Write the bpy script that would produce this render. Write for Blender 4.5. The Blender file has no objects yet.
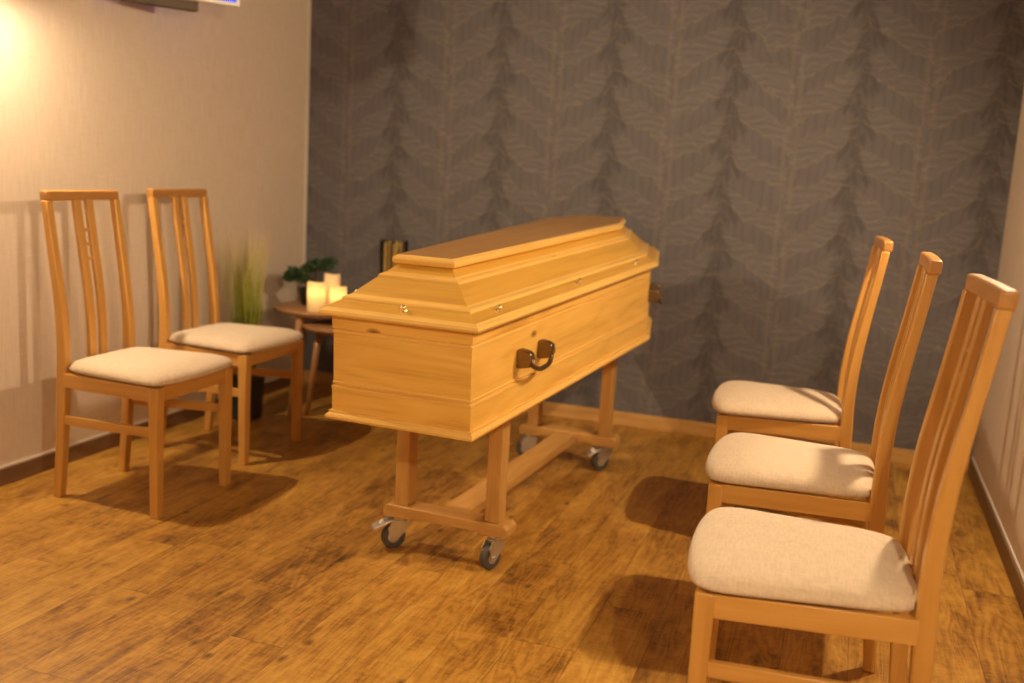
import bpy, bmesh, math, random
from mathutils import Vector, Matrix
random.seed(7)
C = bpy.context.scene
COL = C.collection

# ------------------------------------------------------------------ camera
F_PX = 1003.7
pitch, roll, yaw = 0.1694, 0.0574, 0.3202
CAM = Vector((-0.599, -4.7124, 1.2008))
fw = Vector((-math.sin(yaw)*math.cos(pitch), math.cos(yaw)*math.cos(pitch), -math.sin(pitch)))
rt = Vector((math.cos(yaw), math.sin(yaw), 0)); up = rt.cross(fw)
r2 = math.cos(roll)*rt + math.sin(roll)*up
u2 = -math.sin(roll)*rt + math.cos(roll)*up
cd = bpy.data.cameras.new('camera'); cam = bpy.data.objects.new('camera', cd); COL.objects.link(cam)
cam.matrix_world = Matrix(((r2.x, u2.x, -fw.x, CAM.x), (r2.y, u2.y, -fw.y, CAM.y), (r2.z, u2.z, -fw.z, CAM.z), (0, 0, 0, 1)))
cd.sensor_width = 36; cd.lens = 36*F_PX/1024; cd.clip_start = .02
cd.dof.use_dof = True; cd.dof.focus_distance = 2.45; cd.dof.aperture_fstop = 2.0
C.camera = cam

# ------------------------------------------------------------------ light and exposure
w = bpy.data.worlds.new('world'); C.world = w; w.use_nodes = True
w.node_tree.nodes['Background'].inputs[0].default_value = (1, .72, .45, 1)
w.node_tree.nodes['Background'].inputs[1].default_value = 0.0
C.view_settings.view_transform = 'Standard'
C.view_settings.look = 'None'
C.view_settings.exposure = -0.06
C.view_settings.gamma = 1
C.view_settings.use_curve_mapping = False
WARM = (1.0, .75, .45)
# wall lamps: (x, y, z, side, watts)
LAMPS = [(-3.23, -2.14, 1.85, -1, 104.0), (-.14, -1.65, 1.80, 1, 104.0),
         (-3.22, -5.3, 1.82, -1, 34.0), (-.14, -4.4, 1.72, 1, 118.0)]

W = 3.3533; YF = -6.4; HC = 2.55

# ------------------------------------------------------------------ node helpers
class NT:
    def __init__(s, name):
        s.m = bpy.data.materials.new(name); s.m.use_nodes = True
        s.t = s.m.node_tree; s.n = s.t.nodes; s.l = s.t.links
        s.b = s.n['Principled BSDF']; s.out = s.n['Material Output']
    def node(s, typ, **kw):
        n = s.n.new(typ)
        for k, v in kw.items(): setattr(n, k, v)
        return n
    def put(s, sock, v):
        if hasattr(v, 'is_output') or isinstance(v, bpy.types.NodeSocket): s.l.new(v, sock)
        elif isinstance(v, (tuple, list)) and len(v) == 3 and sock.type == 'RGBA': sock.default_value = (*v, 1)
        else: sock.default_value = v
    def math(s, op, a, b=None, c=None, clamp=False):
        n = s.node('ShaderNodeMath', operation=op); n.use_clamp = clamp
        s.put(n.inputs[0], a)
        if b is not None: s.put(n.inputs[1], b)
        if c is not None: s.put(n.inputs[2], c)
        return n.outputs[0]
    def mix(s, f, a, b, blend='MIX'):
        n = s.node('ShaderNodeMix', data_type='RGBA', blend_type=blend)
        s.put(n.inputs[0], f); s.put(n.inputs[6], a); s.put(n.inputs[7], b)
        return n.outputs[2]
    def ramp(s, f, stops):
        n = s.node('ShaderNodeValToRGB'); e = n.color_ramp.elements
        while len(e) < len(stops): e.new(.5)
        for el, (p, c) in zip(e, stops): el.position = p; el.color = (*c, 1) if len(c) == 3 else c
        s.l.new(f, n.inputs[0]); return n.outputs[0]
    def noise(s, vec, scale, detail=3, rough=.5, dist=0, out=0):
        n = s.node('ShaderNodeTexNoise'); s.l.new(vec, n.inputs['Vector'])
        n.inputs['Scale'].default_value = scale; n.inputs['Detail'].default_value = detail
        n.inputs['Roughness'].default_value = rough; n.inputs['Distortion'].default_value = dist
        return n.outputs[out]
    def mapv(s, vec, scale=(1, 1, 1), loc=(0, 0, 0), rot=(0, 0, 0)):
        n = s.node('ShaderNodeMapping'); s.l.new(vec, n.inputs[0])
        n.inputs[1].default_value = loc; n.inputs[2].default_value = rot; n.inputs[3].default_value = scale
        return n.outputs[0]
    def xyz(s, x, y, z):
        n = s.node('ShaderNodeCombineXYZ')
        s.put(n.inputs[0], x); s.put(n.inputs[1], y); s.put(n.inputs[2], z); return n.outputs[0]
    def sep(s, v):
        n = s.node('ShaderNodeSeparateXYZ'); s.l.new(v, n.inputs[0]); return n.outputs
    def bump(s, h, strength, dist=.001):
        n = s.node('ShaderNodeBump'); n.inputs['Strength'].default_value = strength
        n.inputs['Distance'].default_value = dist; s.l.new(h, n.inputs['Height'])
        s.l.new(n.outputs[0], s.b.inputs['Normal'])
    def bs(s, **kw):
        for k, v in kw.items(): s.put(s.b.inputs[k.replace('_', ' ')], v)

def wood(name, light, mid, dark, rough=.38, streak=30, knots=0, coat=0, ringy=.35):
    t = NT(name)
    uv = t.node('ShaderNodeUVMap').outputs[0]
    rnd = t.node('ShaderNodeObjectInfo').outputs['Random']
    s = t.sep(uv)
    off = t.math('MULTIPLY', rnd, 37.0)
    v = t.xyz(t.math('ADD', s[0], off), t.math('ADD', s[1], off), 0)
    g1 = t.noise(t.mapv(v, (1.6, streak, 1)), 1.0, 4, .6, .3)
    g2 = t.noise(t.mapv(v, (4, streak*6, 1)), 1.0, 3, .6)
    ringv = t.noise(t.mapv(v, (.9, 6, 1)), 1.0, 2, .5)
    ring = t.math('FRACT', t.math('MULTIPLY', ringv, 9.0))
    ring = t.math('ABSOLUTE', t.math('SUBTRACT', ring, .5))
    a = t.math('MULTIPLY_ADD', ring, ringy, t.math('MULTIPLY', g1, .75))
    a = t.math('MULTIPLY_ADD', g2, .25, a)
    col = t.ramp(a, [(.25, dark), (.52, mid), (.8, light)])
    if knots:
        vo = t.node('ShaderNodeTexVoronoi', voronoi_dimensions='2D'); vo.inputs['Scale'].default_value = 1
        t.l.new(t.mapv(v, (4.2, 9, 1)), vo.inputs['Vector']); vo.inputs['Randomness'].default_value = 1
        sel = t.sep(vo.outputs['Color'])[0]
        k = t.math('MULTIPLY', t.math('LESS_THAN', sel, knots), t.math('SUBTRACT', 1.0, t.math('MULTIPLY', vo.outputs['Distance'], 9.5), clamp=True))
        k = t.math('POWER', k, .6)
        col = t.mix(k, col, (.16, .045, .008))
    t.bs(Base_Color=col, Roughness=rough)
    t.b.inputs['Coat Weight'].default_value = coat; t.b.inputs['Coat Roughness'].default_value = .22
    t.bump(a, .12, .0006)
    return t.m

def plain(name, col, rough=.5, metal=0, **kw):
    t = NT(name); t.bs(Base_Color=col, Roughness=rough, Metallic=metal)
    obj = t.node('ShaderNodeTexCoord').outputs['Object']
    n = t.noise(obj, 60, 3)
    t.put(t.b.inputs['Base Color'], t.mix(n, tuple(c*.86 for c in col), tuple(min(1, c*1.12) for c in col)))
    for k, v in kw.items(): t.put(t.b.inputs[k.replace('_', ' ')], v)
    return t.m

M = {}
M['coffin'] = wood('coffin_oak', (.93, .59, .15), (.83, .48, .10), (.55, .26, .035), .34, 24, .20, .25, .30)
M['veneer'] = wood('oak_veneer', (.74, .43, .075), (.66, .36, .055), (.52, .26, .035), .36, 40, 0, .2, .15)
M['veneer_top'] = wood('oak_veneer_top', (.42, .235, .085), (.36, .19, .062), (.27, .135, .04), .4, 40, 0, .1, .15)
M['moulding'] = wood('pine_moulding', (.93, .60, .18), (.86, .53, .14), (.74, .40, .08), .32, 22, .012, .25, .15)
M['beech'] = wood('beech_lacquered', (.68, .375, .11), (.59, .305, .072), (.46, .215, .044), .36, 22, 0, .15, .2)
M['beech_rail'] = wood('beech_dark', (.54, .28, .085), (.46, .22, .06), (.35, .155, .035), .36, 22, 0, .15, .2)  # darker tone of the chair beech, used for the top rails
M['trolley'] = wood('trolley_beech', (.59, .34, .11), (.51, .27, .075), (.38, .185, .045), .45, 24, .02, 0, .3)
M['table'] = wood('table_oak', (.46, .25, .11), (.38, .19, .08), (.28, .13, .05), .4, 24)
M['board'] = wood('baseboard_oak', (.64, .38, .13), (.55, .31, .10), (.42, .21, .065), .5, 26)
M['board_dark'] = wood('baseboard_walnut', (.24, .14, .08), (.19, .105, .06), (.13, .07, .04), .5, 26)
M['chrome'] = plain('zinc_steel', (.66, .64, .60), .3, .85)
M['brass'] = plain('polished_brass', (1.0, .86, .55), .22, 1)
M['bronze'] = plain('dark_bronze', (.25, .18, .115), .33, 1)
M['rubber'] = plain('grey_rubber', (.07, .065, .06), .6)
M['black'] = plain('matt_black', (.012, .011, .01), .5)
M['pot'] = plain('black_ceramic', (.012, .012, .012), .3)
M['greypot'] = plain('grey_pot', (.03, .028, .022), .6)
M['soil'] = plain('soil', (.03, .018, .01), .95)
M['bark'] = plain('bark', (.09, .05, .03), .9)
M['white'] = plain('white_plastic', (.72, .68, .62), .4)
M['darkbrown'] = plain('dark_bracket', (.06, .035, .018), .5)

def fabric():
    t = NT('beige_linen'); o = t.node('ShaderNodeTexCoord').outputs['Object']
    a = t.noise(t.mapv(o, (260, 34, 60)), 1, 3, .7); b = t.noise(t.mapv(o, (34, 260, 60)), 1, 3, .7)
    f = t.math('MULTIPLY', t.math('ADD', a, b), .5)
    big = t.noise(o, 6, 2)
    c = t.ramp(f, [(.3, (.52, .40, .29)), (.55, (.70, .565, .43)), (.75, (.77, .64, .505))])
    c = t.mix(t.math('MULTIPLY', big, .25), c, (.58, .48, .38))
    t.bs(Base_Color=c, Roughness=.95); t.b.inputs['Sheen Weight'].default_value = .25
    t.bump(f, .5, .0012); return t.m
M['linen'] = fabric()

def wallmat(name, ca, cb):
    t = NT(name); g = t.node('ShaderNodeNewGeometry').outputs['Position']
    s = t.sep(g); v = t.xyz(t.math('ADD', s[0], s[1]), s[2], 0)
    a = t.noise(t.mapv(v, (140, 9, 1)), 1, 3, .6); b = t.noise(t.mapv(v, (12, 220, 1)), 1, 3, .6)
    f = t.math('MULTIPLY_ADD', a, .6, t.math('MULTIPLY', b, .4))
    c = t.ramp(f, [(.36, ca), (.64, cb)])
    t.bs(Base_Color=c, Roughness=.8); t.bump(f, .25, .0008); return t.m
M['wall'] = wallmat('cream_textile_wallpaper', (.67, .565, .48), (.77, .665, .575))

def leafwall():
    t = NT('dark_leaf_wallpaper'); g = t.node('ShaderNodeNewGeometry').outputs['Position']
    wob = t.noise(t.mapv(g, (8, 8, 8)), 1, 3, .6)
    wob2 = t.noise(t.mapv(g, (23, 7, 23)), 1, 2)
    s = t.sep(g)
    P, H = .553, .2
    xx = t.math('DIVIDE', t.math('ADD', s[0], 2.845+P*10), P)       # integer at the dark columns
    zz = t.math('DIVIDE', s[2], H)
    fx = t.math('FRACT', xx)
    side = t.math('GREATER_THAN', fx, .5)                          # right half of the cell = mirrored
    m = t.math('MULTIPLY', t.math('MINIMUM', fx, t.math('SUBTRACT', 1.0, fx)), 2.0)     # 0 column .. 1 middle
    zsh = t.math('ADD', zz, t.math('MULTIPLY', side, .45))
    wz = t.math('MULTIPLY', t.math('SUBTRACT', wob, .5), .9)
    # leaf index coordinate: falls towards the middle
    q = t.math('ADD', t.math('MULTIPLY_ADD', m, .75, zsh), wz)
    fq = t.math('FRACT', q)
    def line(val, wd):   # 1 on the line val = 0
        return t.math('SUBTRACT', 1.0, t.math('DIVIDE', t.math('ABSOLUTE', val), wd), clamp=True)
    mid = line(t.math('SUBTRACT', fq, .5), .035)                    # midrib
    edge = t.math('MAXIMUM', line(fq, .05), line(t.math('SUBTRACT', fq, 1.0), .05))
    above = t.math('GREATER_THAN', fq, .5)
    w1 = t.math('SINE', t.math('MULTIPLY_ADD', zsh, 46.0, t.math('MULTIPLY_ADD', t.math('SINE', t.math('MULTIPLY', m, 9.0)), 1.3, t.math('MULTIPLY', wob, 9.0))))
    w2 = t.math('SINE', t.math('MULTIPLY_ADD', m, 46.0, t.math('MULTIPLY_ADD', zsh, 3.0, t.math('MULTIPLY', wob, 12.0))))
    veins = t.math('ADD', t.math('MULTIPLY', above, w1), t.math('MULTIPLY', t.math('SUBTRACT', 1.0, above), w2))
    veins = t.math('POWER', t.math('MAXIMUM', veins, 0.0), 2.0)
    # centre seam between the two leaf fans
    seam = line(t.math('SUBTRACT', m, t.math('MULTIPLY_ADD', wob2, .16, .84)), .05)
    # dark column with hanging feather-like leaves
    wid = t.math('MULTIPLY_ADD', t.math('SINE', t.math('MULTIPLY', zsh, 6.283)), .035, .20)
    dk = t.math('DIVIDE', t.math('SUBTRACT', t.math('ADD', wid, t.math('MULTIPLY', t.math('SUBTRACT', wob2, .5), .45)), m), .16, clamp=True)
    strand = t.math('SINE', t.math('MULTIPLY_ADD', m, 52.0, t.math('MULTIPLY_ADD', zz, 9.0, t.math('MULTIPLY', wob2, 14.0))))
    dk = t.math('MULTIPLY', dk, t.math('MULTIPLY_ADD', strand, .14, .52))
    dx = t.math('MULTIPLY', m, P/2); zf = t.math('MULTIPLY', t.math('FRACT', zsh), H)
    def feather(cx, cz, ang, ln, wd):
        ca, sa = math.cos(ang), math.sin(ang)
        ex = t.math('SUBTRACT', dx, cx); ez = t.math('SUBTRACT', zf, cz)
        a = t.math('MULTIPLY_ADD', ex, ca/ln, t.math('MULTIPLY', ez, sa/ln))
        b_ = t.math('MULTIPLY_ADD', ex, -sa/wd, t.math('MULTIPLY', ez, ca/wd))
        b_ = t.math('MULTIPLY_ADD', t.math('MULTIPLY', a, a), .5, b_)
        r2_ = t.math('ADD', t.math('MULTIPLY', a, a), t.math('MULTIPLY', b_, b_))
        return t.math('MULTIPLY', t.math('SUBTRACT', 1.0, r2_, clamp=True), 1.6, clamp=True)
    for cx, cz, ag, ln, wd, k in ((.050, .055, -1.12, .060, .014, .58), (.030, .100, -1.30, .065, .012, .6), (.072, .045, -1.0, .034, .009, .35), (.012, .12, -1.5, .06, .012, .6)):
        dk = t.math('MAXIMUM', dk, t.math('MULTIPLY', feather(cx, cz, ag, ln, wd), k))
    shade = t.noise(t.mapv(g, (5, 5, 9)), 1, 3)
    base = t.mix(shade, (.114, .108, .122), (.150, .142, .160))
    base = t.mix(t.math('MULTIPLY', above, .22), base, (.19, .175, .18))
    base = t.mix(t.math('MULTIPLY', veins, .34), base, (.082, .076, .080))
    w3 = t.math('POWER', t.math('MAXIMUM', t.math('SINE', t.math('ADD', t.math('MULTIPLY', zsh, 31.0), t.math('ADD', t.math('MULTIPLY', t.math('SINE', t.math('MULTIPLY', m, 7.0)), 2.2), t.math('MULTIPLY', wob2, 9.0)))), 0.0), 6.0)
    base = t.mix(t.math('MULTIPLY', t.math('MULTIPLY', w3, above), .42), base, (.215, .205, .23))
    base = t.mix(t.math('MULTIPLY', dk, .80), base, (.044, .040, .043))
    gold = t.math('MAXIMUM', t.math('MULTIPLY', mid, .75), t.math('MAXIMUM', t.math('MULTIPLY', edge, .35), t.math('MULTIPLY', seam, .5)))
    gold = t.math('MULTIPLY', gold, t.math('MULTIPLY_ADD', wob2, 1.1, -.05, clamp=True))
    base = t.mix(t.math('MULTIPLY', gold, .85), base, (.30, .235, .165))
    t.bs(Base_Color=base, Roughness=.62); t.b.inputs['Specular IOR Level'].default_value = .3
    t.bump(veins, .15, .0005); return t.m
M['leafwall'] = leafwall()

def floormat():
    t = NT('rustic_oak_laminate'); g = t.node('ShaderNodeNewGeometry').outputs['Position']
    s = t.sep(g); PW, PL = .165, 1.25
    xi = t.math('FLOOR', t.math('DIVIDE', s[0], PW))
    rn = t.node('ShaderNodeTexWhiteNoise', noise_dimensions='1D'); t.l.new(xi, rn.inputs['W'])
    ys = t.math('ADD', t.math('DIVIDE', s[1], PL), rn.outputs['Value'])
    yi = t.math('FLOOR', ys)
    pid = t.math('MULTIPLY_ADD', xi, 7.31, t.math('MULTIPLY', yi, 3.77))
    pr = t.node('ShaderNodeTexWhiteNoise', noise_dimensions='1D'); t.l.new(pid, pr.inputs['W']); pr = pr.outputs['Value']
    v = t.xyz(t.math('ADD', s[0], t.math('MULTIPLY', pr, 11.0)), t.math('ADD', s[1], t.math('MULTIPLY', pr, 23.0)), 0)
    # elongated cathedral grain
    gv = t.noise(t.mapv(v, (7, .9, 1)), 1, 3, .55, .5)
    rings = t.math('ABSOLUTE', t.math('SUBTRACT', t.math('FRACT', t.math('MULTIPLY', gv, 16.0)), .5))
    fine = t.noise(t.mapv(v, (95, 7, 1)), 1, 4, .65)
    blot = t.noise(t.mapv(v, (9, 3.2, 1)), 1, 5, .62, .6)
    saw = t.noise(t.mapv(v, (9, 75, 1)), 1, 4, .7, .4)
    mott = t.noise(t.mapv(v, (34, 22, 1)), 1, 5, .7, .8)
    a = t.math('MULTIPLY_ADD', rings, .16, t.math('MULTIPLY', fine, .22))
    a = t.math('MULTIPLY_ADD', blot, .50, a)
    a = t.math('MULTIPLY_ADD', mott, .24, a)
    a = t.math('MULTIPLY_ADD', saw, .17, a)
    a = t.math('ADD', a, t.math('MULTIPLY', t.math('SUBTRACT', pr, .5), .07))
    col = t.ramp(a, [(.43, (.10, .042, .008)), (.53, (.285, .130, .022)), (.62, (.44, .22, .038)), (.74, (.58, .325, .065))])
    # worm knots
    vo = t.node('ShaderNodeTexVoronoi', voronoi_dimensions='2D'); vo.inputs['Scale'].default_value = 1; t.l.new(t.mapv(v, (5.5, 3.2, 1)), vo.inputs['Vector'])
    k = t.math('MULTIPLY', t.math('LESS_THAN', t.sep(vo.outputs['Color'])[0], .30), t.math('SUBTRACT', 1.0, t.math('MULTIPLY', vo.outputs['Distance'], 12.0), clamp=True))
    col = t.mix(t.math('MULTIPLY', k, .85), col, (.05, .02, .008))
    fx = t.math('FRACT', t.math('DIVIDE', s[0], PW)); fy = t.math('FRACT', ys)
    def nr(f, wd): return t.math('SUBTRACT', 1.0, t.math('DIVIDE', t.math('MINIMUM', f, t.math('SUBTRACT', 1.0, f)), wd), clamp=True)
    gap = t.math('MAXIMUM', nr(fx, .014), nr(fy, .0022))
    col = t.mix(t.math('MULTIPLY', gap, .5), col, (.06, .026, .01))
    t.bs(Base_Color=col, Roughness=t.math('MULTIPLY_ADD', fine, .18, .34)); t.bump(t.math('SUBTRACT', a, gap), .22, .0012)
    return t.m
M['floor'] = floormat()
M['ceiling'] = plain('ceiling_paint', (.34, .32, .30), .9)
M['wall_dim'] = plain('taupe_wall_paint', (.28, .25, .22), .9)

def bladesmat():
    t = NT('grass_blades'); o = t.sep(t.node('ShaderNodeTexCoord').outputs['Object'])
    n = t.noise(t.node('ShaderNodeTexCoord').outputs['Object'], 40, 2)
    c = t.ramp(t.math('MULTIPLY_ADD', n, .45, t.math('MULTIPLY', o[2], .9)), [(.50, (.10, .15, .015)), (.72, (.38, .42, .05)), (1.02, (.72, .58, .27))])
    t.bs(Base_Color=c, Roughness=.6); return t.m
M['blades'] = bladesmat()
M['foliage'] = plain('dark_foliage', (.022, .06, .016), .55)

def emis(name, col, s):
    t = NT(name); t.bs(Base_Color=col, Roughness=.5); t.put(t.b.inputs['Emission Color'], col); t.b.inputs['Emission Strength'].default_value = s
    return t.m
def wax():
    t = NT('glowing_wax'); o = t.sep(t.node('ShaderNodeTexCoord').outputs['Generated'])
    # glow of the inner LED painted into the wax, strongest in the upper half
    z = t.math('SUBTRACT', 1.0, t.math('DIVIDE', t.math('ABSOLUTE', t.math('SUBTRACT', o[2], .66)), .6), clamp=True)
    t.bs(Base_Color=(.78, .60, .36), Roughness=.5)
    t.put(t.b.inputs['Emission Color'], (1, .56, .12)); t.put(t.b.inputs['Emission Strength'], t.math('MULTIPLY_ADD', t.math('POWER', z, 1.6), 1.5, .10))
    return t.m
M['wax'] = wax()
M['waxdim'] = emis('dim_wax', (.85, .58, .30), .22)
M['bulb'] = emis('opal_bulb', WARM, 1)
def glass():
    t = NT('amber_ribbed_glass'); t.bs(Base_Color=(.93, .88, .72), Roughness=.06)
    t.b.inputs['Transmission Weight'].default_value = 1; t.b.inputs['IOR'].default_value = 1.2
    return t.m
M['glass'] = glass()
M['reed'] = plain('gold_reed', (.78, .60, .24), .5)
def screen():
    t = NT('blue_screen'); t.bs(Base_Color=(.01, .02, .1), Roughness=.2)
    t.put(t.b.inputs['Emission Color'], (.02, .09, 1.0)); t.b.inputs['Emission Strength'].default_value = 1.0
    return t.m
M['screen'] = screen()

# ------------------------------------------------------------------ mesh helpers
def boxuv(bm, grain):
    uv = bm.loops.layers.uv.verify()
    for f in bm.faces:
        n = f.normal if f.normal.length > .1 else Vector((0, 0, 1))
        g = grain(f) if callable(grain) else Vector(grain)
        t = g - n*n.dot(g)
        if t.length < .35: t = n.orthogonal()*1
        t.normalize(); b = n.cross(t)
        for l in f.loops:
            c = l.vert.co; l[uv].uv = (c.dot(t), c.dot(b)+n.x*.37+n.y*.61)

def obj(name, bm, mat, parent=None, grain=(1, 0, 0), smooth=False, bevel=0, seg=2, loc=None, autos=None):
    bmesh.ops.recalc_face_normals(bm, faces=bm.faces)
    bm.normal_update()
    boxuv(bm, grain)
    me = bpy.data.meshes.new(name); bm.to_mesh(me); bm.free()
    o = bpy.data.objects.new(name, me); COL.objects.link(o)
    me.materials.append(M[mat] if isinstance(mat, str) else mat)
    if smooth:
        for p in me.polygons: p.use_smooth = True
    if autos is not None:
        for p in me.polygons: p.use_smooth = True
        me.set_sharp_from_angle(angle=autos)
    if bevel:
        b = o.modifiers.new('bevel', 'BEVEL'); b.width = bevel; b.segments = seg; b.limit_method = 'ANGLE'; b.angle_limit = .6
        b.harden_normals = False
        for p in me.polygons: p.use_smooth = True
        me.set_sharp_from_angle(angle=.7)
    if parent: o.parent = parent
    if loc: o.location = loc
    return o

def thing(name, label, cat, loc=(0, 0, 0), rz=0, group=None):
    o = bpy.data.objects.new(name, None); COL.objects.link(o); o.empty_display_size = .1
    o.location = loc; o.rotation_euler = (0, 0, rz); o['label'] = label; o['category'] = cat
    if group: o['group'] = group
    return o
def struct(name, bm, mat, grain=(1, 0, 0), **k):
    o = obj(name, bm, mat, grain=grain, **k); o['kind'] = 'structure'; return o

def box(bm, x0, x1, y0, y1, z0, z1, mat=None):
    vs = [bm.verts.new((x, y, z)) for x in (x0, x1) for y in (y0, y1) for z in (z0, z1)]
    fs = [(0, 1, 3, 2), (4, 6, 7, 5), (0, 4, 5, 1), (2, 3, 7, 6), (0, 2, 6, 4), (1, 5, 7, 3)]
    for f in fs: bm.faces.new([vs[i] for i in f])
    if mat is not None:
        for v in vs: v.co = mat @ v.co
    return vs
def loft(bm, rings, cap=True, closed=True):
    R = [[bm.verts.new(p) for p in r] for r in rings]
    n = len(R[0])
    for a, b in zip(R[:-1], R[1:]):
        for i in range(n if closed else n-1):
            j = (i+1) % n; bm.faces.new((a[i], a[j], b[j], b[i]))
    if cap:
        bm.faces.new(list(reversed(R[0]))); bm.faces.new(R[-1])
    return R
def lathe(bm, prof, n=32, c=(0, 0, 0), cap=True):
    c = Vector(c)
    return loft(bm, [[c+Vector((r*math.cos(2*math.pi*i/n), r*math.sin(2*math.pi*i/n), z)) for i in range(n)] for r, z in prof], cap)
def tube(bm, pts, rad, n=10, cap=True):
    pts = [Vector(p) for p in pts]; rs = rad if isinstance(rad, (list, tuple)) else [rad]*len(pts)
    rings = []; ref = None
    for i, p in enumerate(pts):
        t = (pts[min(i+1, len(pts)-1)]-pts[max(i-1, 0)]).normalized()
        if ref is None: ref = t.orthogonal().normalized()
        a = (ref - t*ref.dot(t)).normalized(); ref = a; b = t.cross(a)
        rings.append([p+rs[i]*(math.cos(2*math.pi*k/n)*a+math.sin(2*math.pi*k/n)*b) for k in range(n)])
    loft(bm, rings, cap)
def rrect(hx, hy, r, n=5):
    pts = []
    for cx, cy, a0 in ((hx-r, hy-r, 0), (-hx+r, hy-r, 90), (-hx+r, -hy+r, 180), (hx-r, -hy+r, 270)):
        for i in range(n+1):
            a = math.radians(a0+90*i/n); pts.append((cx+r*math.cos(a), cy+r*math.sin(a)))
    return pts
def BM(): return bmesh.new()

# ------------------------------------------------------------------ room
T = .12
b = BM(); box(b, -W-T, T, YF-T, T, -.1, 0); struct('floor', b, 'floor')
b = BM(); box(b, -W-T, T, YF-T, T, HC, HC+.1); struct('ceiling', b, 'ceiling')
b = BM(); box(b, -W, 0, 0, T, 0, HC); struct('wall_back', b, 'leafwall')
b = BM(); box(b, -W-T, -W, YF-T, T, 0, HC); struct('wall_left', b, 'wall')
b = BM(); box(b, 0, T, YF-T, T, 0, HC); struct('wall_right', b, 'wall')
b = BM(); box(b, -W, 0, YF-T, YF, 0, HC); struct('wall_front', b, 'wall_dim')
BH = .068
b = BM(); box(b, -W+.012, -.012, -.013, 0, 0, BH); struct('baseboard_back', b, 'board', (1, 0, 0), bevel=.003)
b = BM(); box(b, -W, -W+.013, YF, 0, 0, .062); struct('baseboard_left', b, 'board_dark', (0, 1, 0), bevel=.003)
b = BM(); box(b, -.013, 0, YF, 0, 0, BH); struct('baseboard_right', b, 'board_dark', (0, 1, 0), bevel=.003)
b = BM(); box(b, -W, -W+.006, YF, 0, .062, .068); struct('trim_1', b, 'white', (0, 1, 0))
b = BM(); box(b, -.006, 0, YF, 0, BH, BH+.007); struct('trim_2', b, 'white', (0, 1, 0))
b = BM(); box(b, -W, -W+.008, -.008, 0, .08, HC); struct('trim_3', b, 'white', (0, 0, 1))

# ------------------------------------------------------------------ wall lamps (unseen; two where the shadows point, two estimated behind the camera)
for i, (x, y, z, sd, watts) in enumerate(LAMPS):
    lab = ['dome-shaded wall lamp on the left wall beside the tilted screen', 'dome-shaded wall lamp on the right wall above the three chairs',
           'dome-shaded wall lamp on the left wall behind the camera', 'dome-shaded wall lamp on the right wall behind the camera'][i]
    wx = -W if sd < 0 else 0
    t = thing('wall_lamp', lab, 'lamp', (wx, y, z-.0))
    s = -sd; d = abs(x-wx)
    b = BM(); lathe(b, [(.085, 0), (.09, .004), (.088, .014), (.075, .018)], 40)
    bmesh.ops.transform(b, matrix=Matrix.Rotation(s*math.pi/2, 4, 'Y') @ Matrix.Translation((0, 0, 0)), verts=b.verts)
    obj('backplate', b, 'darkbrown', t, autos=.6)  # unseen; made wide and dark to absorb light towards the wall
    b = BM(); tube(b, [(s*.015, 0, -.06), (s*d*.45, 0, -.03), (s*d*.5, 0, 0)], .006, 8)
    obj('arm', b, 'brass', t, smooth=True)
    b = BM(); bmesh.ops.create_icosphere(b, subdivisions=3, radius=.03, matrix=Matrix.Translation((s*d, 0, 0)))
    m = emis('opal_bulb_%d' % i, WARM, watts/(math.pi*4*math.pi*.03**2))
    obj('bulb', b, m, t, smooth=True)
    # dome shade open towards the room and the floor
    b = BM(); A0 = math.radians(74); pr = []
    for k in range(15):
        a = A0+(math.pi-.02-A0)*k/14; pr.append((.075*math.sin(a), .075*math.cos(a)))
    for k in range(15):
        a = math.pi-.02+(A0-math.pi+.02)*k/14; pr.append((.079*math.sin(a), .079*math.cos(a)))
    pr.append(pr[0])
    lathe(b, pr, 48, cap=False); bmesh.ops.remove_doubles(b, verts=b.verts, dist=1e-6)
    ax = Vector((s*.80, 0, -.60)); q = Vector((0, 0, 1)).rotation_difference(ax)
    bmesh.ops.transform(b, matrix=Matrix.Translation((s*d, 0, 0)) @ q.to_matrix().to_4x4(), verts=b.verts)
    obj('lamp_shade', b, 'darkbrown', t, autos=.6)

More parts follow.
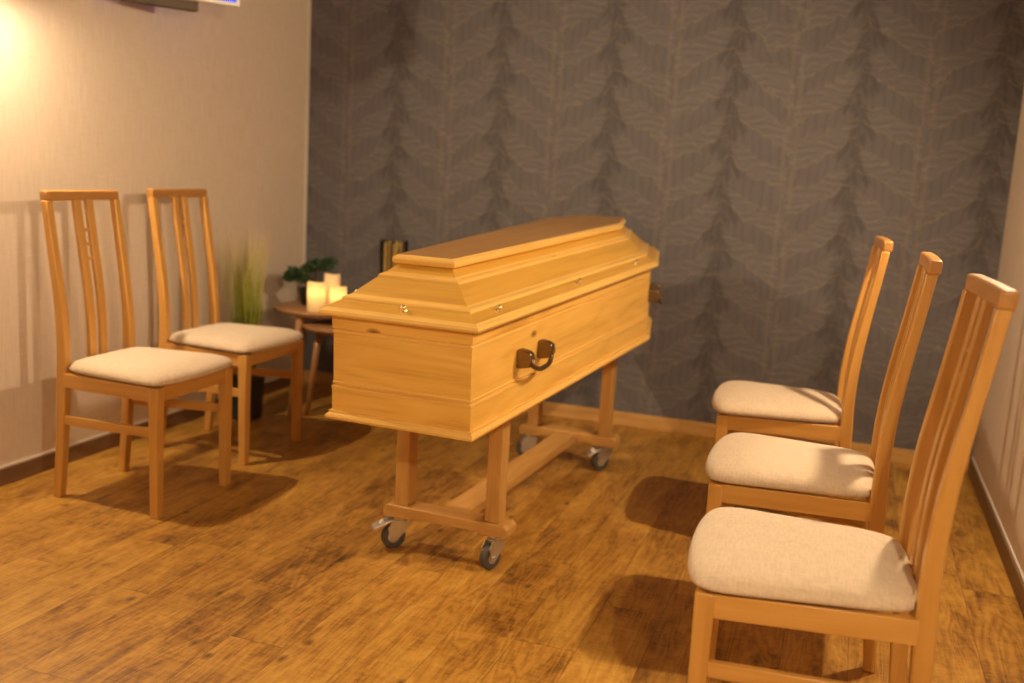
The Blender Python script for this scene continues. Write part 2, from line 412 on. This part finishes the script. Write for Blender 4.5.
# ------------------------------------------------------------------ chairs
PROF = [(1.046, -.060), (.98, -.051), (.903, -.040), (.83, -.029), (.77, -.020), (.70, -.010), (.64, -.004), (.56, .001), (.48, .002), (.42, .0), (.30, -.004), (.15, -.013), (0, -.026)]
def prof(z):
    for (z1, x1), (z0, x0) in zip(PROF[:-1], PROF[1:]):
        if z0 <= z <= z1: return x0+(x1-x0)*(z-z0)/(z1-z0)
    return PROF[0][1]
D2, WF, WB = .3931/2, .3912/2, .3306/2
def strip(bm, y0, y1, zs, dep, xoff=0):
    rings = []
    for z in zs:
        x = -D2+prof(z)+xoff; dd = dep(z)/2
        rings.append([(x-dd, y0, z), (x+dd, y0, z), (x+dd, y1, z), (x-dd, y1, z)])
    loft(bm, rings)
def make_chair(label):
    t = thing('dining_chair', label, 'chair', group='high-backed beech chairs')
    zs = [0, .08, .16, .24, .32, .38, .44, .50, .56, .62, .68, .74, .80, .86, .92, .97, 1.014]
    dp = lambda z: .026+.010*max(0, 1-abs(z-.46)/.40)+.004*(z < .46)
    for s in (-1, 1):
        b = BM(); strip(b, s*WB-.0155, s*WB+.0155, zs, dp); obj('rear_post', b, 'beech', t, (0, 0, 1), bevel=.004)
    for s in (-1, 1):
        b = BM(); x = D2; y = s*WF
        loft(b, [[(x-h, y-h, z), (x+h, y-h, z), (x+h, y+h, z), (x-h, y+h, z)] for z, h in ((0, .0155), (.39, .0185), (.44, .0185))])
        obj('leg', b, 'beech', t, (0, 0, 1), bevel=.003)
    # seat rails
    for s in (-1, 1):
        b = BM(); y0 = s*(WB+.006); y1 = s*(WF+.004); th = .010
        vs = [(-D2+.012, y0), (D2-.012, y1)]
        r = [[(x, y-th, .392), (x, y+th, .392), (x, y+th, .441), (x, y-th, .441)] for x, y in vs]
        loft(b, r); obj('side_rail', b, 'beech', t, (1, 0, 0), bevel=.002)
        b = BM(); r = [[(x, y-.008, z0), (x, y+.008, z0), (x, y+.008, z0+.032), (x, y-.008, z0+.032)] for (x, y), z0 in zip(vs, (.262, .272))]
        loft(b, r); obj('stretcher', b, 'beech', t, (1, 0, 0), bevel=.002)
    b = BM(); box(b, D2-.009, D2+.012, -WF+.016, WF-.016, .392, .441); obj('front_rail', b, 'beech', t, (0, 1, 0), bevel=.002)
    b = BM(); box(b, -D2-.008, -D2+.010, -WB+.014, WB-.014, .392, .450); obj('rear_rail', b, 'beech', t, (0, 1, 0), bevel=.002)
    # two slats joined by three little rungs
    zs2 = [.44, .50, .56, .62, .68, .74, .80, .86, .92, .97, 1.016]
    for s in (-1, 1):
        b = BM()
        rings = []
        for z in zs2:
            x = -D2+prof(z); k = (z-.44)/.576; c = s*(.0285+.001*k); h = .0165
            rings.append([(x-.008, c-h, z), (x+.008, c-h, z), (x+.008, c+h, z), (x-.008, c+h, z)])
        loft(b, rings); obj('slat', b, 'beech', t, (0, 0, 1), bevel=.003)
    for z in (.912, .864, .814):
        b = BM(); x = -D2+prof(z); tube(b, [(x, -.0135, z), (x, .0135, z)], .0055, 10); obj('rung', b, 'beech', t, (0, 1, 0), autos=.6)
    # top rail, slightly bowed
    b = BM(); rings = []
    for i in range(9):
        y = -(WB+.013)+2*(WB+.013)*i/8; bow = -.004*(1-(y/(WB+.013))**2); x = -D2-.060+.001
        rings.append([(x-.015+bow, y, 1.012), (x+.015+bow, y, 1.012), (x+.013+bow, y, 1.047), (x-.017+bow, y, 1.047)])
    loft(b, rings); obj('top_rail', b, 'beech_rail', t, (0, 1, 0), bevel=.006, seg=3)
    # cushion
    b = BM(); NX, NY = 22, 22; x0, x1 = -D2+.004, D2+.052
    def yh(u):  # half width along depth
        base = (WB+.017)+(WF+.040-WB-.017)*min(1, u*1.1)
        return base
    grid = {}
    def shape(u, v, top):
        # superellipse squircle mapping
        a, c = 2*u-1, 2*v-1
        px, py = a, c
        r = (abs(px)**8+abs(py)**8)**(1/8.) if (px or py) else 0
        mx = max(abs(px), abs(py))
        if r > 0: k = mx/r; px, py = px*k, py*k
        X = (x0+x1)/2+px*(x1-x0)/2
        if px > 0: X -= .022*py*py*px
        uu = (X-x0)/(x1-x0)
        Y = py*yh(uu)
        e = mx
        if top: Z = .456+.030*(1-e**7)**.5 + .016*(1-e*e) 
        else: Z = .456-.014*(1-e**10)**.5
        return (X, Y, Z)
    vt = {}
    def gv(i, j, top):
        edge = i in (0, NX) or j in (0, NY)
        k = (i, j, True if edge else top)
        if k not in vt:
            f = lambda s: .5+.5*math.sin((s-.5)*math.pi)*.6+.4*(s-.5)
            p = Vector(shape(f(i/NX), f(j/NY), top))
            if top and not edge:
                rnd = math.sin(p.y*70+p.x*9)*.0012+math.sin(p.x*55)*.0006
                back = max(0, 1-(p.x-x0)/.07)
                p.z += rnd*.4 + back*math.sin(p.y*120)*.0028
            vt[k] = b.verts.new(p)
        return vt[k]
    for i in range(NX):
        for j in range(NY):
            b.faces.new((gv(i, j, True), gv(i+1, j, True), gv(i+1, j+1, True), gv(i, j+1, True)))
            b.faces.new((gv(i, j, False), gv(i, j+1, False), gv(i+1, j+1, False), gv(i+1, j, False)))
    o = obj('seat_cushion', b, 'linen', t, smooth=True)
    ss = o.modifiers.new('sub', 'SUBSURF'); ss.levels = 1; ss.render_levels = 1
    return t

def dup(root, loc, rz, label):
    r = root.copy(); COL.objects.link(r); r.location = loc; r.rotation_euler = (0, 0, rz); r['label'] = label
    for ch in list(root.children):
        c = ch.copy(); COL.objects.link(c); c.parent = r
        for g in list(ch.children):
            d = g.copy(); COL.objects.link(d); d.parent = c
    return r
chair = make_chair('high-backed beech chair with beige cushion by the left wall, the one nearer the camera')
chair.location = (-2.8793, -1.8739, 0); chair.rotation_euler = (0, 0, .017)
CH = [(-2.9642, -1.2368, .0024, 'high-backed beech chair with beige cushion standing beside the small round side tables'),
      (-.6058, -2.6826, 3.2002, 'high-backed beech chair in the right row, nearest the camera and cut by the frame'),
      (-.6669, -1.9857, 3.1434, 'high-backed beech chair in the middle of the three along the right wall'),
      (-.7606, -1.1957, 3.2023, 'high-backed beech chair in the right row, nearest the dark leaf wallpaper')]
for x, y, a, lab in CH: dup(chair, (x, y, 0), a, lab)

# ------------------------------------------------------------------ trolley
TL, TW = 1.1748/2, .3072/2; HB = .1464
KZ, KT, TILT = .486, 1.5135, .0458
tr = thing('coffin_trolley', 'low beech trolley on four swivel castors carrying the coffin', 'trolley', (-1.6633, -1.3503, 0), 1.5212)
def base_z(lx): return KZ+math.sin(TILT)*(lx-(-TL)+.36)
for sx in (-1, 1):
    for sy in (-1, 1):
        b = BM(); zt = base_z(sx*TL)-.003
        x, y = sx*TL, sy*TW
        box(b, x-.029, x+.029, y-.023, y+.023, HB, zt)
        obj('leg', b, 'trolley', tr, (0, 0, 1), bevel=.003)
    # cross beam with chamfered ends and a notch between the castor pads
    b = BM(); h = .2117; x = sx*TL; hw = .038
    pr = [(-h, HB-.012), (-h+.014, HB), (h-.014, HB), (h, HB-.012), (h, .112), (h-.008, .106), (h-.095, .106), (h-.10, .112), (-h+.10, .112), (-h+.095, .106), (-h+.008, .106), (-h, .112)]
    loft(b, [[(x-hw, y, z) for y, z in pr], [(x+hw, y, z) for y, z in pr]])
    obj('cross_beam', b, 'trolley', tr, (0, 1, 0), bevel=.003)
    b = BM(); zt = base_z(sx*TL)-.003; box(b, x-.022, x+.022, -TW+.024, TW-.024, zt-.05, zt-.001); obj('top_rail', b, 'trolley', tr, (0, 1, 0), bevel=.003)
b = BM(); box(b, -TL+.039, TL-.039, -.045, .045, .108, .140); obj('centre_beam', b, 'trolley', tr, (1, 0, 0), bevel=.003)
def caster(x, y, ang, brake):
    # fork offset direction: local -x after rotating by ang
    R = Matrix.Translation((x, y, 0)) @ Matrix.Rotation(ang, 4, 'Z')
    b = BM(); box(b, -.032, .032, -.027, .027, .1015, .1055, R)
    tmp = BM(); lathe(tmp, [(.0, .090), (.021, .090), (.023, .094), (.023, .099), (.018, .1015), (0.001, .1015)], 20); bmesh.ops.transform(tmp, matrix=R, verts=tmp.verts)
    me = bpy.data.meshes.new('tmp'); tmp.to_mesh(me); tmp.free(); b.from_mesh(me); bpy.data.meshes.remove(me)
    c = obj('castor', b, 'chrome', tr, autos=.6)
    off = .026; r = .0385
    b = BM()
    for s in (-1, 1):   # fork cheeks
        y0 = s*.0155; pts = [(-.022, .091), (.034, .091), (off+.022, .070), (off+.012, r-.010), (off-.010, r-.008), (-.016, .062)]
        loft(b, [[(px, y0-.0012, pz) for px, pz in pts], [(px, y0+.0012, pz) for px, pz in pts]])
    box(b, -.016, .030, -.0165, .0165, .0885, .0915)
    tube(b, [(off, -.020, r), (off, .020, r)], .006, 12)
    bmesh.ops.transform(b, matrix=R, verts=b.verts)
    obj('fork', b, 'chrome', c, autos=.6)
    b = BM(); n = 32
    rings = []
    for yy, rr in ((-.0125, r-.004), (-.009, r-.0005), (0, r), (.009, r-.0005), (.0125, r-.004), (.0125, .020), (-.0125, .020)):
        rings.append([(off+rr*math.cos(2*math.pi*i/n), yy, r+rr*math.sin(2*math.pi*i/n)) for i in range(n)])
    rings.append(rings[0]); loft(b, rings, cap=False); bmesh.ops.remove_doubles(b, verts=b.verts, dist=1e-6)
    bmesh.ops.transform(b, matrix=R, verts=b.verts)
    wl = obj('wheel', b, 'rubber', c, autos=.7)
    b = BM()
    loft(b, [[(off+rr*math.cos(2*math.pi*i/n), yy, r+rr*math.sin(2*math.pi*i/n)) for i in range(n)] for yy, rr in ((-.013, .004), (-.0138, .012), (-.0115, .0198), (.0115, .0198), (.0138, .012), (.013, .004))])
    bmesh.ops.transform(b, matrix=R, verts=b.verts)
    obj('hub', b, 'chrome', c, autos=.5)
    if brake:
        b = BM()
        pr = [(.010, .094), (.042, .097), (.092, .076), (.096, .068), (.088, .070), (.042, .089), (.010, .088)]
        loft(b, [[(px, -.022, pz) for px, pz in pr], [(px, .022, pz) for px, pz in pr]])
        bmesh.ops.transform(b, matrix=R, verts=b.verts)
        pd = obj('brake_pedal', b, 'chrome', c, bevel=.0015)
        b = BM(); tube(b, [(.062, 0, .086), (.068, 0, .0905)], .009, 14); bmesh.ops.transform(b, matrix=R, verts=b.verts)
        obj('pedal_button', b, 'white', c, autos=.6)
rz = 1.5212
cy = .2117-.048
caster(-TL, cy, math.radians(222)-rz, True)
caster(-TL, -cy, math.radians(247)-rz, False)
caster(TL, -cy, math.radians(228)-rz, True)
caster(TL, cy, math.radians(205)-rz, False)

# ------------------------------------------------------------------ coffin
BL, HX = 1.5346, 1.9172; FA, SB, HD = .4185/2, .2807, .1898; BHt = .2965
poly = [Vector(p) for p in ((0, FA), (0, -FA), (BL, -SB), (HX, -HD), (HX, HD), (BL, SB))]
def offset(d):
    n = len(poly); out = []
    for i in range(n):
        p0, p1, p2 = poly[i-1], poly[i], poly[(i+1) % n]
        e1 = (p1-p0).normalized(); e2 = (p2-p1).normalized()
        n1 = Vector((e1.y, -e1.x)); n2 = Vector((e2.y, -e2.x))
        c = (poly[0]+poly[2]+poly[4])/3
        if n1.dot(p1-Vector((HX/2, 0))) < 0: n1 = -n1
        if n2.dot(p1-Vector((HX/2, 0))) < 0: n2 = -n2
        m = n1+n2; out.append(p1 + m*(d/ (1+n1.dot(n2))))
    return out
def hexloft(bm, pr): loft(bm, [[(q.x, q.y, z) for q in offset(d)] for d, z in pr])
cf = thing('coffin', 'closed honey-coloured wooden coffin with stepped lid resting on the wheeled trolley', 'coffin', (-1.7138, -2.2817, KZ), KT)
cf.rotation_euler = (0, -TILT, KT)
def hg(f):   # grain runs horizontally along each side
    n = f.normal
    if abs(n.z) > .995: return Vector((1, 0, 0))
    g = Vector((-n.y, n.x, 0)); return g.normalized()
b = BM(); hexloft(b, [(.006, 0), (.016, .003), (.019, .010), (.015, .017), (.010, .020), (.010, .026)]); obj('base_plate', b, 'moulding', cf, hg)
b = BM(); hexloft(b, [(.003, .0262), (.003, .088), (.0045, .091), (.0045, .096), (-.003, .0985), (-.003, .101), (.002, .103), (.002, .108), (0, .110),
                      (0, .246), (.002, .248), (.002, .253), (-.003, .2555), (-.003, .258), (.0025, .260), (.003, .266), (.003, .2955)])
bd = obj('body', b, 'coffin', cf, hg)
bd.data.materials.append(M['moulding'])
for p in bd.data.polygons:
    if .0885 < p.center.z < .1095 or .2465 < p.center.z < .262: p.material_index = 1  # paler bead faces put their highlight into the colour
LIDP = [(.020, .2965), (.029, .2985), (.032, .305), (.029, .312), (.022, .317), (.018, .321), (-.016, .3385), (-.0165, .343), (-.0195, .347), (-.026, .349), (-.034, .3515),
        (-.037, .354), (-.090, .399), (-.0905, .4035), (-.0935, .407), (-.099, .409), (-.107, .411), (-.109, .414), (-.134, .434)]
b = BM(); hexloft(b, LIDP); lid = obj('lid', b, 'moulding', cf, hg)
lid.data.materials.append(M['veneer'])
for p in lid.data.polygons:
    z = p.center.z
    if abs(p.normal.z) < .97 and (.322 < z < .3383 or .3545 < z < .3988 or .4145 < z < .4335) and p.area > .002: p.material_index = 1
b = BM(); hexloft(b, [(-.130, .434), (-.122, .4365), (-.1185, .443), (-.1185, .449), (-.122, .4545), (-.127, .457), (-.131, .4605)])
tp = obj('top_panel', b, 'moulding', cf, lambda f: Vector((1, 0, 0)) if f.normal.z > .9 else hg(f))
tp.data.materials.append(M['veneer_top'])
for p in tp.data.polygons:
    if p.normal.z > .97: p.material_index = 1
def screw(x, y, z, nrm):
    b = BM(); lathe(b, [(.0085, 0), (.0085, .0015), (.005, .003), (.0045, .006), (.0075, .009), (.0085, .0125), (.006, .0165), (.0015, .0185)], 18)
    q = Vector((0, 0, 1)).rotation_difference(nrm); bmesh.ops.transform(b, matrix=Matrix.Translation((x, y, z)) @ q.to_matrix().to_4x4(), verts=b.verts)
    o = obj('lid_screw', b, 'brass', cf, smooth=True); o['label'] = 'small polished brass screw knob'
def flange(i, f, ins=-.001):
    p, q = poly[i], poly[(i+1) % 6]; e = (q-p).normalized(); n = Vector((e.y, -e.x))
    if n.dot((p+q)/2-Vector((HX/2, 0))) < 0: n = -n
    c = p+(q-p)*f - n*(-ins if ins > 0 else 0)
    sl = Vector((n.x*.022, n.y*.022, .037)).normalized()
    screw(c.x, c.y, .3295, sl)
flange(0, .52)
for f in (.095, .485, .87): flange(1, f); flange(5, 1-f)
flange(2, .80); flange(4, .2); flange(3, .5)
def handle(i, f, z=.170, w=.076):
    p, q = poly[i], poly[(i+1) % 6]; e = (q-p).normalized(); n = Vector((e.y, -e.x))
    if n.dot((p+q)/2-Vector((HX/2, 0))) < 0: n = -n
    if e.cross(n) < 0: pass
    c = p+(q-p)*f
    Mx = Matrix(((e.x, n.x, 0, c.x), (e.y, n.y, 0, c.y), (0, 0, 1, z), (0, 0, 0, 1)))
    b = BM(); pts = []
    for k in range(17):
        a = k/16; x = -w-.008+a*(2*w+.016); dr = 1-abs(2*a-1)**3.0
        pts.append((x, .038+.012*dr, -.008-.030*dr))
    tube(b, pts, [.0078]+[.0072]*15+[.0078], 12)
    bmesh.ops.transform(b, matrix=Mx, verts=b.verts)
    h = obj('handle', b, 'bronze', cf, smooth=True); h['label'] = 'dark bronze swing handle'
    for s_ in (-1, 1):
        # block-like mount with faceted face
        x = s_*w; b = BM()
        pr = [(0, -.026), (0, .022), (.008, .025), (.034, .021), (.044, .014), (.047, -.006), (.041, -.022), (.010, -.028)]
        loft(b, [[(x-.0145, yy, zz) for yy, zz in pr], [(x-.011, yy*1.03, zz*1.08) for yy, zz in pr], [(x+.011, yy*1.03, zz*1.08) for yy, zz in pr], [(x+.0145, yy, zz) for yy, zz in pr]])
        bmesh.ops.transform(b, matrix=Mx, verts=b.verts); obj('handle_mount', b, 'bronze', h, bevel=.002)
        b = BM(); tube(b, [(s_*w, .040, -.006), (s_*w, .050, -.006)], .006, 12)
        bmesh.ops.transform(b, matrix=Mx, verts=b.verts); obj('handle_bolt', b, 'brass', h, autos=.6)
handle(1, .243); handle(5, 1-.243); handle(2, .42); handle(4, .58)

# ------------------------------------------------------------------ nesting side tables
def side_table(label, loc, R, H, rot, ra, rf):
    t = thing('side_table', label, 'table', loc, rot, 'round oak nesting tables')
    b = BM(); lathe(b, [(R-.016, H-.024), (R-.004, H-.014), (R, H-.006), (R-.002, H-.001), (R-.006, H)], 64)
    obj('table_top', b, 'table', t, (1, 0, 0), autos=.5)
    for k in range(3):
        a = 2*math.pi*k/3; ca, sa = math.cos(a), math.sin(a)
        b = BM(); tube(b, [(ca*R*ra, sa*R*ra, H-.025), (ca*R*(ra+rf)/2, sa*R*(ra+rf)/2, H*.5), (ca*R*rf, sa*R*rf, 0.0)], [.017, .0155, .011], 14)
        obj('leg', b, 'table', t, (0, 0, 1), smooth=True)
    b = BM(); 
    for k in range(3):
        a = 2*math.pi*k/3; box(b, 0, R*ra, -.012, .012, H-.052, H-.025, Matrix.Rotation(a, 4, 'Z'))
    obj('support_frame', b, 'table', t, (1, 0, 0), bevel=.002)
    return t
side_table('taller round oak side table holding the candles and the bonsai', (-2.985, -.46, 0), .225, .497, math.radians(26), .80, 1.06)
side_table('lower round oak side table half tucked under the taller one', (-2.82, -.57, 0), .172, .440, math.radians(-34), .55, .85)

# candles
def candle(label, x, y, r, h, mat='wax'):
    t = thing('pillar_candle', label, 'candle', (x, y, .497), 0, 'lit pillar candles on the side table')
    b = BM(); n = 28; rings = []
    for k, (rr, z) in enumerate([(r*.97, 0), (r, .004), (r, h*.5), (r, h-.008), (r*.96, h), (r*.80, h-.002), (r*.74, h-.014), (r*.2, h-.018)]):
        rings.append([(rr*math.cos(2*math.pi*i/n), rr*math.sin(2*math.pi*i/n), z+(.004*math.sin(4*math.pi*i/n+1) if k in (3, 4, 5) else 0)) for i in range(n)])
    loft(b, rings); obj('wax', b, mat, t, smooth=True)
    b = BM(); tube(b, [(0, 0, h-.018), (.001, 0, h-.006)], .0016, 6); obj('wick', b, 'black', t, smooth=True)
candle('lit cream pillar candle at the front left of the candle group', -2.935, -.60, .042, .135)
candle('tallest pillar candle, at the back of the candle group', -2.925, -.47, .038, .165, 'waxdim')
candle('shorter lit pillar candle at the right, half hidden by the coffin', -2.865, -.52, .040, .115)

# bonsai
bt = thing('potted_bonsai', 'small dark green bonsai in a black pot behind the candles', 'plant', (-3.075, -.41, .497))
b = BM(); lathe(b, [(.040, 0), (.048, .008), (.058, .055), (.062, .075), (.060, .080), (.052, .078), (.050, .064), (.01, .064)], 32); obj('pot', b, 'pot', bt, autos=.6)
b = BM(); lathe(b, [(.050, .060), (.050, .068), (.02, .073)], 24); obj('soil', b, 'soil', bt)
b = BM(); tube(b, [(0, 0, .066), (.01, 0, .10), (-.012, .005, .125), (-.03, 0, .14), (-.06, -.01, .146)], [.012, .010, .008, .006, .004], 8)
tube(b, [(.006, 0, .10), (.03, .0, .14), (.02, .0, .17), (.05, 0, .19)], [.009, .007, .005, .003], 8); obj('trunk', b, 'bark', bt, smooth=True)
def lobes(c, rx, ry, rz, n, k):
    b = BM()
    for q_ in range(k):
        a = 2*math.pi*q_/k+random.uniform(-.5, .5); cc = (c[0]+math.cos(a)*rx*.55, c[1]+math.sin(a)*ry*.55, c[2]+random.uniform(-1, 1)*rz*.5)
        sc = random.uniform(.42, .62)
        for _ in range(n//k):
            while True:
                p = Vector([random.uniform(-1, 1) for _ in range(3)])
                if p.length <= 1: break
            p = Vector((cc[0]+p.x*rx*sc, cc[1]+p.y*ry*sc, cc[2]+p.z*rz*sc*1.3))
            a2 = Vector([random.gauss(0, 1) for _ in range(3)]).normalized(); q = a2.orthogonal().normalized(); s = random.uniform(.007, .014)
            nn = a2.cross(q)*.0015
            v = [b.verts.new(p-a2*s), b.verts.new(p+q*s*.45), b.verts.new(p+a2*s), b.verts.new(p-q*s*.45), b.verts.new(p+nn)]
            for w_ in range(4): b.faces.new((v[w_], v[(w_+1) % 4], v[4]))
    obj('foliage', b, 'foliage', bt)
lobes((-.07, -.02, .138), .068, .05, .034, 600, 5)
lobes((.04, 0, .195), .095, .06, .038, 900, 7)

# glass vase with stalks behind the coffin
vz = thing('glass_vase', 'tall amber ribbed glass vase with stalks, rising behind the coffin lid', 'vase', (-2.675, -.33, 0))
b = BM(); n = 48
def vr(r, z): return [((r*(1+.025*math.cos(12*2*math.pi*i/n)))*math.cos(2*math.pi*i/n), (r*(1+.025*math.cos(12*2*math.pi*i/n)))*math.sin(2*math.pi*i/n), z) for i in range(n)]
R_ = [vr(r, z) for r, z in ((.062, 0), (.068, .01), (.064, .35), (.067, .832), (.064, .836), (.060, .832), (.057, .35), (.056, .02))]
loft(b, R_); obj('glass_body', b, 'glass', vz, autos=.9)
for k, (a, rr) in enumerate(((0.3, .03), (1.6, .035), (2.7, .03), (3.9, .036), (5.2, .033), (5.9, .015))):
    b = BM(); x, y = rr*math.cos(a), rr*math.sin(a)
    tube(b, [(x*.6, y*.6, .021), (x, y, .4), (x*1.15, y*1.15, .815)], .0065, 8); obj('reed', b, 'reed', vz, (0, 0, 1), smooth=True)

# ornamental grass in pot by the left wall
gp = thing('potted_grass', 'tall green and straw ornamental grass in a dark pot against the left wall', 'plant', (-3.185, -.80, 0))
b = BM(); lathe(b, [(.075, 0), (.08, .006), (.092, .19), (.095, .20), (.088, .20), (.082, .18), (.02, .178)], 32); obj('pot', b, 'greypot', gp, autos=.6)
b = BM(); lathe(b, [(.082, .172), (.082, .182), (.03, .188)], 24); obj('soil', b, 'soil', gp)
b = BM()
for i in range(230):
    a = random.uniform(0, 2*math.pi); r0 = random.uniform(0, .055); h = random.uniform(.34, .70); lean = random.uniform(.01, .075)*(h/.6)
    aa = a+random.uniform(-.6, .6); wd = random.uniform(.0022, .0042); per = Vector((-math.sin(aa), math.cos(aa), 0)); out = Vector((math.cos(aa), math.sin(aa), 0))
    rows = []
    for k in range(6):
        s = k/5; c = Vector((r0*math.cos(a), r0*math.sin(a), .18+h*s)) + out*lean*(s**1.8)
        if c.x < -.135: c.x = -.135
        ww = wd*(1-s)**.7+.0003
        rows.append([b.verts.new(c-per*ww), b.verts.new(c+out*.0008), b.verts.new(c+per*ww), b.verts.new(c-out*.0008)])
    for r0_, r1_ in zip(rows[:-1], rows[1:]):
        for m_ in range(4): b.faces.new((r0_[m_], r0_[(m_+1) % 4], r1_[(m_+1) % 4], r1_[m_]))
obj('blades', b, 'blades', gp, smooth=True)

# ------------------------------------------------------------------ wall-mounted screen at the top edge
ang = math.radians(-121.8)
tv = thing('wall_screen', 'white-framed screen showing blue, mounted high on the left wall', 'screen', (-3.0, -1.145, 1.774), ang)
# local x runs along the lower edge away from the visible corner, local -y... face normal
TWd, TH = .58, .36; fr = .014
s = 1   # facing side: local +y is turned towards the camera
b = BM()
def frame(y0, y1):
    o_ = [(0, 0), (TWd, 0), (TWd, TH), (0, TH)]; i_ = [(fr, fr), (TWd-fr, fr), (TWd-fr, TH-fr), (fr, TH-fr)]
    A = [[b.verts.new((x, y, z)) for x, z in P] for P in (o_, i_) for y in (y0, y1)]
    for k in range(4):
        j = (k+1) % 4
        b.faces.new((A[0][k], A[0][j], A[1][j], A[1][k])); b.faces.new((A[2][k], A[2][j], A[3][j], A[3][k]))
        b.faces.new((A[0][k], A[0][j], A[2][j], A[2][k])); b.faces.new((A[1][k], A[1][j], A[3][j], A[3][k]))
frame(-.03, .004)
obj('screen_frame', b, 'white', tv, bevel=.002)
b = BM(); box(b, fr, TWd-fr, -.022, .0, fr, TH-fr); obj('display', b, 'screen', tv)
b = BM(); box(b, .155, .44, -.075, -.031, -.035, .26); obj('wall_mount', b, 'darkbrown', tv, bevel=.003)
b = BM(); box(b, .27, .33, -.16, -.075, .08, .16); obj('mount_arm', b, 'darkbrown', tv, bevel=.003)
